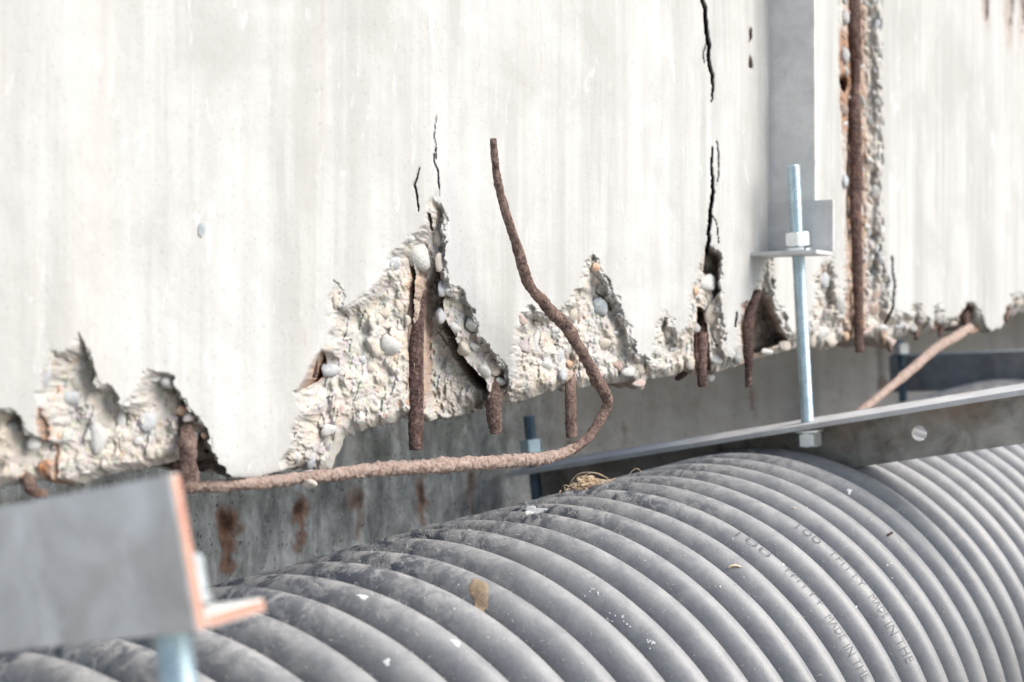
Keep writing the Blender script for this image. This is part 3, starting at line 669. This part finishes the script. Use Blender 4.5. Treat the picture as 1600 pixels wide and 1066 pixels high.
tag(link('recessed_wall', bm_, MB), 'grey stained recessed concrete wall with brown rust spots behind the conduit', 'wall')

# ------------------------------------------------------------------ corrugated conduit
e1 = Vector((0, 0, 1)); e1 = (e1 - A * e1.dot(A)).normalized(); e2 = A.cross(e1).normalized()      # e2 to the right of the run
if e2.dot(Vector((1, -.7, 0))) < 0: e2 = -e2
DEP = .024
def prof(s):
    ph = (s / PITCH) % 1.0
    x = np.abs((ph + .5) % 1.0 - .5) * 2          # 0 crest, 1 valley
    r = np.clip(1 - (x / .82) ** 2.1, 0, 1) ** .6; e_ = (1 - (.70 / .82) ** 2.1) ** .6
    v = np.where(x < .70, r, e_ * (1 - sm(x, .67, .96)))
    return RP - DEP * (1 - v)
NA = 220
k0, k1 = -19, 80; SP = 14
sarr = np.arange(k0 * SP, k1 * SP + 1) / SP * PITCH
keep = np.ones(len(sarr), bool); keep[sarr > 48 * PITCH] = (np.arange(len(sarr)) % 2 == 0)[sarr > 48 * PITCH]
sarr = sarr[keep]
# flexible conduit: pitch and crest vary slightly from rib to rib
wob = .0012 * np.sin(sarr * 9.1 + 1) + .0008 * np.sin(sarr * 23.)
th = np.linspace(0, 2 * np.pi, NA, endpoint=False)
ROD_P = P(1262, 656, 1.385)                               # where the front rod meets the middle angle iron
WEB_C = ROD_P + A * .023                                  # a point of the web plane, at the top edge
Rr = (prof(sarr) + wob * .5)[:, None] * np.ones((1, NA)) + .0007 * fbm(sarr[:, None] * 30 + np.cos(th)[None] * 2, sarr[:, None] * 0 + np.sin(th)[None] * 3, 3, 300)
aC = np.array(C0); aA = np.array(A); a1 = np.array(e1); a2 = np.array(e2); aD = np.array(DN)
cen = aC + sarr[:, None, None] * aA
PV = cen + Rr[..., None] * (np.cos(th)[None, :, None] * a1 + np.sin(th)[None, :, None] * a2)
# pressed in where the middle angle iron crosses it
rel = PV - np.array(WEB_C); along = rel @ aA; down = rel @ aD
hgt = .0515 - down                                        # height above the lower edge of the web
press = np.exp(-(np.clip(np.abs(along + .001) - .005, 0, None) / .006) ** 2)
push = np.clip(hgt, 0, None) * press
PV = PV + push[..., None] * aD
pm = grid_mesh('corrugated_conduit', PV, closed_u=True)
crown = np.exp(-((np.abs(((th + .30 + np.pi) % (2 * np.pi)) - np.pi)) / .55) ** 2)[None, :] * np.ones((len(sarr), 1))
crown = crown * np.clip(1.15 - np.clip(sarr / (14 * PITCH), 0, 1)[:, None] * .55, 0, 1)
crown = np.clip(crown * (1.0 + .9 * fbm(sarr[:, None] * 22, th[None] * 3 + 5, 3, 310)), 0, 1)
topf = np.clip(np.cos(th), 0, 1)[None] * np.ones((len(sarr), 1))
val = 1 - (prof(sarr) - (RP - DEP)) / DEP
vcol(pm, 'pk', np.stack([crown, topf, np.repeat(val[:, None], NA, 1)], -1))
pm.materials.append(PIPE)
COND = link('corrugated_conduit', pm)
tag(COND, 'large dusty grey corrugated plastic conduit pipe running below the broken wall', 'pipe')
bvh = BVHTree.FromObject(COND, bpy.context.evaluated_depsgraph_get())
def hit(u, v):
    d = P(u, v, 1).normalized(); loc, nrm, i, dist = bvh.ray_cast(Vector((0, 0, 0)), d)
    if loc is None: return None, None
    if nrm.dot(d) > 0: nrm = -nrm
    return loc, nrm

def patch(name, u, v, w_, h_, mat, seed=0, ang=0., off=.00035, label=None, rough=.25):
    """a thin irregular splash lying on the conduit's skin"""
    loc, nrm = hit(u, v)
    if loc is None: return
    rings = 5; sides = 22; vs = []; 
    ca, sa = math.cos(RAD(ang)), math.sin(RAD(ang)); rr_ = random.Random(seed)
    ph = [rr_.uniform(0, 6.28) for _ in range(4)]
    for i in range(rings + 1):
        for j in range(sides):
            a = 2 * math.pi * j / sides; r = i / rings * (1 + rough * (math.sin(3 * a + ph[0]) + .7 * math.sin(5 * a + ph[1]) + .5 * math.sin(9 * a + ph[2])))
            x = math.cos(a) * r * w_ / 2; y = math.sin(a) * r * h_ / 2
            l, n2 = hit(u + x * ca - y * sa, v + x * sa + y * ca)
            if l is None: return
            lift = off * (1.0 if i < rings else -.5)
            vs.append(l + n2 * lift)
    fs = []
    for i in range(rings):
        for j in range(sides):
            a_, b_ = i * sides + j, i * sides + (j + 1) % sides
            fs.append((a_, b_, b_ + sides, a_ + sides))
    o = link(name, mesh(name, vs, fs), mat, COND)
    if label: o['label'] = label
    return o
WPAINT = m_plain('white_paint', (.70, .71, .70), (.84, .84, .82), 400, .6)
MUD = m_plain('dried_mud', (.22, .16, .10), (.34, .26, .18), 300, .95)
patch('paint_splash', 834, 797, 36, 12, WPAINT, 3, label='white paint splash on a rib')
patch('paint_splash', 424, 885, 11, 6, WPAINT, 4, -20); patch('paint_splash', 566, 933, 17, 8, WPAINT, 5, 15)
patch('paint_splash', 712, 1005, 16, 8, WPAINT, 6, 30); 
patch('paint_splash', 1327, 768, 7, 10, WPAINT, 9); patch('paint_splash', 604, 1035, 10, 12, WPAINT, 19)
patch('mud_stain', 749, 928, 32, 58, MUD, 11, -12, label='brown mud stain across a rib', rough=.10)
rs = random.Random(12)
for (cx, cy, n, sp_) in [(962, 965, 9, 18), (1016, 1004, 12, 8), (925, 930, 6, 16), (720, 950, 3, 60), (1150, 900, 4, 90), (1350, 860, 5, 100)]:
    for _ in range(n):
        patch('paint_speck', cx + rs.gauss(0, sp_ * .5), cy + rs.gauss(0, sp_ * .5), rs.uniform(1.8, 3.6), rs.uniform(1.8, 3.6), WPAINT, rs.randint(0, 999), off=.0003)

# lettering moulded on two ribs
def lettering(text, u0, v0, u1, v1, name):
    """text runs along the rib between two points of the skin"""
    def sth(u, v):
        l, n2 = hit(u, v); r = l - C0; s = r.dot(A); q = r - A * s; return s, math.atan2(q.dot(e2), q.dot(e1))
    s0, t0 = sth(u0, v0); s1, t1 = sth(u1, v1)
    cu = bpy.data.curves.new(name, 'FONT'); cu.body = text; cu.size = 1; cu.offset = -.022; cu.resolution_u = 3
    to = bpy.data.objects.new(name, cu); COL.objects.link(to)
    me = bpy.data.meshes.new_from_object(to.evaluated_get(bpy.context.evaluated_depsgraph_get())); bpy.data.objects.remove(to)
    bm = bmesh.new(); bm.from_mesh(me)
    for _ in range(1): bmesh.ops.subdivide_edges(bm, edges=[e for e in bm.edges if e.calc_length() > .12], cuts=2)
    xs_ = [v.co.x for v in bm.verts]; x0, x1 = min(xs_), max(xs_)
    smid = (s0 + s1) / 2
    for v in bm.verts:
        q = (v.co.x - x0) / (x1 - x0); t = t0 + (t1 - t0) * q; s = smid + (v.co.y - .35) * .0098
        r = float(prof(np.array([s]))[0]) + float((.0006 * math.sin(s * 9.1 + 1) + .0004 * math.sin(s * 23.))) + .0009
        c_ = C0 + A * s + (e1 * math.cos(t) + e2 * math.sin(t)) * r
        v.co = c_
    bm.to_mesh(me); bm.free(); me.materials.clear(); me.materials.append(INK)
    return link(name, me, None, COND)
for (du, dv, w_) in [(0, 0, 0)]:
    lettering('100', 1150, 836, 1206, 868, 'moulded_lettering')
    lettering('TFITTY', 1224, 887, 1287, 946, 'moulded_lettering')
    lettering('MADE', 1294, 962, 1319, 998, 'moulded_lettering')
    lettering('IN THE', 1324, 1008, 1354, 1062, 'moulded_lettering')
    lettering('100', 1246, 822, 1282, 848, 'moulded_lettering')
    lettering('TFITTY', 1296, 862, 1352, 915, 'moulded_lettering')
    lettering('MADE', 1362, 930, 1386, 964, 'moulded_lettering')
    lettering('IN THE', 1391, 972, 1420, 1036, 'moulded_lettering')

# fibres and lint on the conduit
def strands(lst, sides=4):
    vs = []; fs = []
    for pts, r in lst:
        b0 = len(vs)
        for i, p in enumerate(pts):
            tan = (pts[min(i + 1, len(pts) - 1)] - pts[max(i - 1, 0)]).normalized(); a_ = tan.cross(Vector((.2, -.9, .4))).normalized(); b_ = tan.cross(a_)
            k = r * (.35 if i in (0, len(pts) - 1) else 1)
            for j in range(sides):
                an = 2 * math.pi * j / sides; vs.append(p + (a_ * math.cos(an) + b_ * math.sin(an)) * k)
        for i in range(len(pts) - 1):
            for j in range(sides):
                fs.append((b0 + i * sides + j, b0 + i * sides + (j + 1) % sides, b0 + (i + 1) * sides + (j + 1) % sides, b0 + (i + 1) * sides + j))
    return vs, fs
STRAW = m_plain('straw_fibre', (.66, .48, .30), (.85, .70, .52), 300, .8)
LINT = m_plain('lint', (.55, .52, .46), (.74, .71, .64), 300, .9)
def curve3(a, b, c, n=14):
    return [a * (1 - t) ** 2 + b * 2 * t * (1 - t) + c * t * t for t in [i / n for i in range(n + 1)]]
c_, n_c = hit(915, 762)
lst = []; rs = random.Random(4)
px = c_.length / F
right = Vector((1, 0, 0)); upv = Vector((0, 0, 1)); fw = Vector((0, 1, 0))
def at(u, v, dy=0): return P(u, v, c_.y + dy)
for _ in range(190):
    u = rs.gauss(915, 13); hgt_ = max(2, 15 - abs(u - 916) * .45); v = 760 - (u - 915) * .20 - rs.uniform(-3, hgt_)
    p = at(u, v, rs.gauss(0, .004)); q = p + Vector((rs.gauss(0, .0036), rs.gauss(0, .002), rs.gauss(.0, .0016))); m_ = (p + q) / 2 + Vector((rs.gauss(0, .001), 0, rs.gauss(.001, .0012)))
    lst.append((curve3(p, m_, q, 5), rs.uniform(.00022, .0005)))
for (a, b, c) in [((889, 764), (898, 722), (952, 748)), ((907, 750), (925, 726), (954, 752)), ((925, 762), (938, 748), (930, 775)), ((886, 766), (878, 756), (884, 768)), ((884, 768), (905, 762), (960, 748))]:
    lst.append((curve3(at(*a), at(*b), at(*c), 16), .00022))
vs, fs = strands(lst)
tag(link('straw_tuft', mesh('straw_tuft', vs, fs), STRAW), 'small tuft of straw and hair caught on top of the conduit', 'straw tuft')
def fibre(pts, r, name, label, mat=STRAW, lift=.002):
    ps = []
    for i, (u, v) in enumerate(pts):
        l, n2 = hit(u, v)
        if l is None: l = P(u, v, hit(u, 1000)[0].y if False else c_.y + .02); n2 = Vector((0, 0, 0))
        ps.append(l + n2 * lift * (1 if 0 < i < len(pts) - 1 else .2))
    vs, fs = strands([(curve3(ps[0], ps[1], ps[2], 10), r)])
    tag(link(name, mesh(name, vs, fs), mat), label, 'fibre')
fibre([(1137, 889), (1145, 882), (1158, 887)], .0008, 'fibre', 'short pale curled fibre lying on a middle rib')
fibre([(1238, 794), (1248, 797), (1262, 793)], .0005, 'fibre', 'thin straw twig in the groove below the front threaded rod')
fibre([(1386, 838), (1390, 834), (1395, 833)], .0009, 'fibre', 'tiny dark twig on a right-hand rib', RUSTD)
ps = [P(982, 743, 1.26), P(995, 724, 1.26), P(1002, 739, 1.26)]
vs, fs = strands([(curve3(*ps, 14), .00022)]); tag(link('fibre', mesh('fibre', vs, fs), STRAW), 'thin hair loop standing on the conduit right of the straw tuft', 'fibre')
# fuzz of dust hairs: nobody could count it
lst = []; rs = random.Random(99)
for _ in range(1500):
    if rs.random() < .5: u = rs.uniform(560, 1180); v = 835 - (u - 600) * .225 + abs(rs.gauss(0, 26))
    else: u = rs.uniform(330, 1590); v = rs.uniform(720, 1066)
    l, n2 = hit(u, v)
    if l is None: continue
    d = (n2 * rs.uniform(.1, 1) + Vector((rs.gauss(0, .7), rs.gauss(0, .5), rs.gauss(.1, .6)))).normalized()
    L_ = rs.uniform(.0012, .0042); q = l + d * L_; m_ = (l + q) / 2 + Vector((rs.gauss(0, 1), rs.gauss(0, 1), rs.gauss(0, 1))) * L_ * .25
    lst.append((curve3(l, m_, q, 3), rs.uniform(.00006, .00013)))
vs, fs = strands(lst, 3)
tag(link('dust_hairs', mesh('dust_hairs', vs, fs), LINT, COND), kind='stuff')

# ------------------------------------------------------------------ angle irons
def plate(o, ax, ay, an, lx, ly, th_, mat, name, parent, holes=(), endmat=None, bev=.0006):
    """box from corner o along ax (lx) and ay (ly), thickness th_ along an, with round holes"""
    def loop(z, pts): return [o + ax * x + ay * y + an * z for x, y in pts]
    outer = [(0, 0), (lx, 0), (lx, ly), (0, ly)]
    bm = bmesh.new(); allv = []
    loops = [outer] + [[(cx + r * math.cos(2 * math.pi * i / 28), cy + r * math.sin(2 * math.pi * i / 28)) for i in range(28)] for cx, cy, r in holes]
    faces = []
    for z in (0, th_):
        es = []; vv = []
        for lp in loops:
            vs_ = [bm.verts.new(p) for p in loop(z, lp)]; vv.append(vs_)
            for i in range(len(vs_)): es.append(bm.edges.new((vs_[i], vs_[(i + 1) % len(vs_)])))
        allv.append(vv)
        if holes: bmesh.ops.triangle_fill(bm, use_beauty=True, use_dissolve=False, edges=es)
        else: bm.faces.new(vv[0])
    for li in range(len(loops)):
        a_, b_ = allv[0][li], allv[1][li]
        for i in range(len(a_)):
            j = (i + 1) % len(a_); f_ = bm.faces.new((a_[i], a_[j], b_[j], b_[i]))
            if li == 0 and i in (1, 3): f_.material_index = 1
    bmesh.ops.recalc_face_normals(bm, faces=bm.faces)
    if not holes and bev:
        bmesh.ops.bevel(bm, geom=list(bm.edges), offset=bev, segments=2, affect='EDGES', clamp_overlap=True)
    me = bpy.data.meshes.new(name); bm.to_mesh(me); bm.free()
    me.materials.append(mat); me.materials.append(endmat or mat)
    return link(name, me, None, parent)
TK = .0045
rt_ = RAD(4.0); A_M = A * math.cos(rt_) - DN * math.sin(rt_); D_M = DN * math.cos(rt_) + A * math.sin(rt_)
# middle iron: flange on top going back (+A), web facing the camera
mid = empty('angle_iron', ROD_P, 'long grey steel angle iron crossing over the conduit, with a round hole in its web', 'angle iron')
E0 = WEB_C
back_len = (P(797, 737, 1) , )  # left end
# distance from the rod to the left end along B
def along_B(E, u):      # distance k so that E + B*k projects to column u
    t_ = (u - 800) / F; return (t_ * E.y - E.x) / (B.x - t_ * B.y)
kL = along_B(E0, 828); kR = along_B(E0, 1790)
o_ = E0 + B * kL; ln = kL - kR
def uv_on_web(u, v):     # coordinates on the web of a pixel
    d = P(u, v, 1); t_ = E0.dot(A) / d.dot(A); p = d * t_ - o_; return p.dot(-B), p.dot(DN)
hx, hy = uv_on_web(1435, 678)
print('web hole', hx, hy, 'len', ln, 'rod front', ROD_P, 'left end', o_)
plate(o_, -B, D_M, A_M, ln, .050, TK, STEEL_M, 'web', mid, holes=[(hx, hy, .0068)])
plate(o_ - A_M * .0001, -B, -A_M, D_M, ln, .046, TK, STEEL_B, 'flange', mid)
# left iron, close to the camera: web facing the camera, flange at the bottom going back
T0 = P(266, 742, .492)
lf = empty('angle_iron', T0, 'blurred grey steel angle iron close up at left with an orange rusty cut end', 'angle iron')
kk = along_B(T0, -420)
plate(T0, B, DN, A, kk, .050, TK, STEEL_L, 'web', lf, endmat=RUSTO)
plate(T0 + DN * (.050 - TK) + A * (TK + .0001), B, A, DN, kk, .027, TK, STEEL_L, 'flange', lf, endmat=RUSTO)
# far iron
T3 = P(1388, 557, 2.18); B3 = (P(1660, 546, 1.985) - T3).normalized(); D3 = Vector((.10, -.02, -1)); D3 = (D3 - B3 * D3.dot(B3)).normalized(); A3 = B3.cross(D3).normalized()
if A3.dot(A) < 0: A3 = -A3
fi = empty('angle_iron', T3, 'far dark steel angle iron behind the slanting rusty bar at right', 'angle iron')
STEEL_F = m_steel('dull_steel', (.20, .21, .22), (.42, .43, .44), .1, .55, .3)
plate(T3, B3, D3, A3, .42, .050, TK, STEEL_F, 'web', fi)
plate(T3 + A3 * (TK + .0001), B3, A3, D3, .42, .042, TK, STEEL_F, 'flange', fi)

# ------------------------------------------------------------------ threaded rods, nuts, washers
def rod_mesh(p0, p1, r, pitch=.0021, per=6, sides=28):
    ax = (p1 - p0); L = ax.length; ax.normalize(); a_ = ax.cross(Vector((.1, 1, .2))).normalized(); b_ = ax.cross(a_)
    n = int(L / pitch * per); zs = np.linspace(0, L, n); tq = np.linspace(0, 2 * np.pi, sides, endpoint=False)
    ph = (zs[:, None] / pitch - tq[None] / (2 * np.pi)) % 1.0
    tri = 1 - np.abs(ph * 2 - 1)
    R_ = r - .0012 * (1 - np.clip(tri * 1.25, 0, 1)); R_[0] = r - .0012; R_[-1] = r - .0012
    G = np.array(p0) + zs[:, None, None] * np.array(ax) + R_[..., None] * (np.cos(tq)[None, :, None] * np.array(a_) + np.sin(tq)[None, :, None] * np.array(b_))
    G = np.concatenate([np.repeat(np.array(p0)[None, None], sides, 1), G, np.repeat(np.array(p1)[None, None], sides, 1)], 0)
    return grid_mesh('threaded_shank', G, closed_u=True)
def lathe6(p, ax, profile, sides, phase=0., smooth=False):
    a_ = ax.cross(Vector((0, 1, .05))).normalized(); b_ = ax.cross(a_)
    vs = []; fs = []
    for (z, r) in profile:
        for j in range(sides):
            an = 2 * math.pi * j / sides + phase; vs.append(p + ax * z + (a_ * math.cos(an) + b_ * math.sin(an)) * r)
    m = len(profile)
    for i in range(m - 1):
        for j in range(sides): fs.append((i * sides + j, i * sides + (j + 1) % sides, (i + 1) * sides + (j + 1) % sides, (i + 1) * sides + j))
    fs.append(tuple(range(sides))[::-1]); fs.append(tuple((m - 1) * sides + j for j in range(sides)))
    return mesh('part', vs, fs, smooth)
def hexnut(p, ax, parent, h=.010, rc=.0110, phase=0., mat=None):
    """hexagon with chamfered, rounded corners"""
    a_ = ax.cross(Vector((0, 1, .05))).normalized(); b_ = ax.cross(a_); ap = rc * math.cos(math.pi / 6)
    sides = 48; vs = []; fs = []
    def hexr(an):
        q = ((an - phase) % (math.pi / 3)) - math.pi / 6; return ap / math.cos(q)
    prof_ = [(0, -.0012), (.0010, 0.), (h - .0010, 0.), (h, -.0012)]
    for z, dr in prof_:
        for j in range(sides):
            an = 2 * math.pi * j / sides + phase
            r = hexr(an)
            if dr < 0: r = min(r, ap * 1.0)
            else: r = min(r, ap * 1.135)
            vs.append(p + ax * z + (a_ * math.cos(an) + b_ * math.sin(an)) * r)
    m = 4
    for i in range(m - 1):
        for j in range(sides): fs.append((i * sides + j, i * sides + (j + 1) % sides, (i + 1) * sides + (j + 1) % sides, (i + 1) * sides + j))
    fs.append(tuple(range(sides))[::-1]); fs.append(tuple((m - 1) * sides + j for j in range(sides)))
    me = mesh('nut', vs, fs, False); return link('nut', me, mat or ZINCN, parent)
def washer(p, ax, parent, r=.0125, h=.0022, name='washer', mat=None):
    return link(name, lathe6(p, ax, [(0, r - .0004), (.0003, r), (h - .0003, r), (h, r - .0004)], 40, 0, False), mat or ZINCN, parent)
def helix_washer(p, ax, parent, r=.0098, h=.0026):
    a_ = ax.cross(Vector((0, 1, .05))).normalized(); b_ = ax.cross(a_); vs = []; fs = []; n = 40
    for i in range(n + 1):
        an = 2 * math.pi * i / n * .97 + 2.05; lift = .0012 * i / n
        for (rr_, zz_) in ((.006, 0), (r, 0), (r, h), (.006, h)): vs.append(p + ax * (zz_ + lift) + (a_ * math.cos(an) + b_ * math.sin(an)) * rr_)
    for i in range(n):
        for j in range(4): fs.append((i * 4 + j, i * 4 + (j + 1) % 4, (i + 1) * 4 + (j + 1) % 4, (i + 1) * 4 + j))
    fs.append((0, 1, 2, 3)); fs.append((n * 4 + 3, n * 4 + 2, n * 4 + 1, n * 4))
    return link('spring_washer', mesh('spring_washer', vs, fs, False), ZINCN, parent)

# upright leg standing off the wall, bracket and front rod
VB = W(1200, 400)                                          # foot of the leg on the wall
leg0 = W(1200, -420); leg1 = W(1204, 394)
leg_h = (leg0 - leg1).length; upz = (leg0 - leg1).normalized()
st = empty('steel_upright', leg1, 'weathered grey upright steel leg standing off the white wall above the bracket', 'steel bar')
plate(leg1 + N * .012, -N, upz, (A * 1.0 - upz * A.dot(upz)).normalized(), .012 + .0435, leg_h, TK, STEEL_V, 'face', st)
ROD_T = P(1239.5, 258, 1.372); ROD_B = P(1263.5, 697, 1.386)
rax = (ROD_B - ROD_T).normalized()
def rod_pt(v): return ROD_T + (ROD_B - ROD_T) * ((v - 258) / (697 - 258))
Ah = Vector((A.x, A.y, 0)).normalized()
br = empty('steel_bracket', W(1204, 396), 'small grey steel angle bracket holding the front threaded rod', 'bracket')
b0 = W(1204.5, 397) + N * .004 - Ah * (TK + .0006)
upb = (W(1204, 318) - W(1204, 397)).normalized()
plate(b0, -N, upb, Ah, .066, (W(1204, 318) - W(1204, 397)).length, TK, STEEL_B, 'back_plate', br)
shelf_p = rod_pt(397)
shd = (-Ah).normalized()
plate(b0 - N * .0 + Vector((0, 0, -.0002)), -N, shd, Vector((0, .0, -1)), .066, .036, TK * .8, STEEL_B, 'shelf', br)
rodf = empty('threaded_rod', rod_pt(398), 'bright blue zinc threaded rod through the wall bracket in front of the wall', 'threaded rod', 'zinc threaded rods')
link('threaded_shank', rod_mesh(ROD_T, ROD_B, .0060), ZINC, rodf)
hexnut(rod_pt(384), -rax, rodf, h=.0125, rc=.0120, phase=.35)
helix_washer(rod_pt(392), -rax, rodf, r=.0118)
washer(rod_pt(396.5), -rax, rodf, r=.0165, h=.0018)
washer(rod_pt(670), rax, rodf, r=.0135, h=.0025)
hexnut(rod_pt(675), rax, rodf, h=.0125, rc=.0120, phase=.35)
# bolt head arc seen on the bracket plate
# rear rod
RT = P(826, 650, 1.560); RB = P(846, 845, 1.548); rx_ = (RB - RT).normalized()
def rpt(v): return RT + (RB - RT) * ((v - 650) / (845 - 650))
r2 = empty('threaded_rod', rpt(720), 'dark blue threaded rod with a shiny nut behind the bent rusty bar', 'threaded rod', 'zinc threaded rods')
ZD = m_zinc('dark_zinc', (.20, .28, .34))
link('threaded_shank', rod_mesh(RT, RB, .0062), ZD, r2)
hexnut(rpt(710), -rx_, r2, h=.0145, rc=.0118, phase=.25, mat=ZINC)
washer(rpt(713), -rx_, r2, r=.0125, h=.002, mat=ZD)
# left rod
LT = P(252, 868, .522); LB = P(292, 1160, .512); lx_ = (LB - LT).normalized()
def lpt(v): return LT + (LB - LT) * ((v - 868) / (1160 - 868))
r3 = empty('threaded_rod', lpt(950), 'blurred pale blue threaded rod under the near steel angle', 'threaded rod', 'zinc threaded rods')
link('threaded_shank', rod_mesh(LT, LB, .0068), ZINC, r3)
hexnut(lpt(938), -lx_, r3, h=.0135, rc=.0140, phase=.2)
washer(lpt(952), -lx_, r3, r=.0145, h=.003)
# far rod
FT = P(1407, 532, 2.135); FB = P(1414, 690, 2.135); fx_ = (FB - FT).normalized()
r4 = empty('threaded_rod', P(1409, 556, 2.14), 'far blue threaded rod seen through the gap under the wall at right', 'threaded rod', 'zinc threaded rods')
link('threaded_shank', rod_mesh(FT, FB, .0058), ZD, r4)
hexnut(FT + (FB - FT) * .135, -fx_, r4, h=.015, rc=.0118, phase=.2); washer(FT + (FB - FT) * .15, -fx_, r4, r=.0135, h=.002, mat=ZD)

print('objects', len(bpy.data.objects), 'tris', sum(len(m.polygons) for m in bpy.data.meshes) * 2)
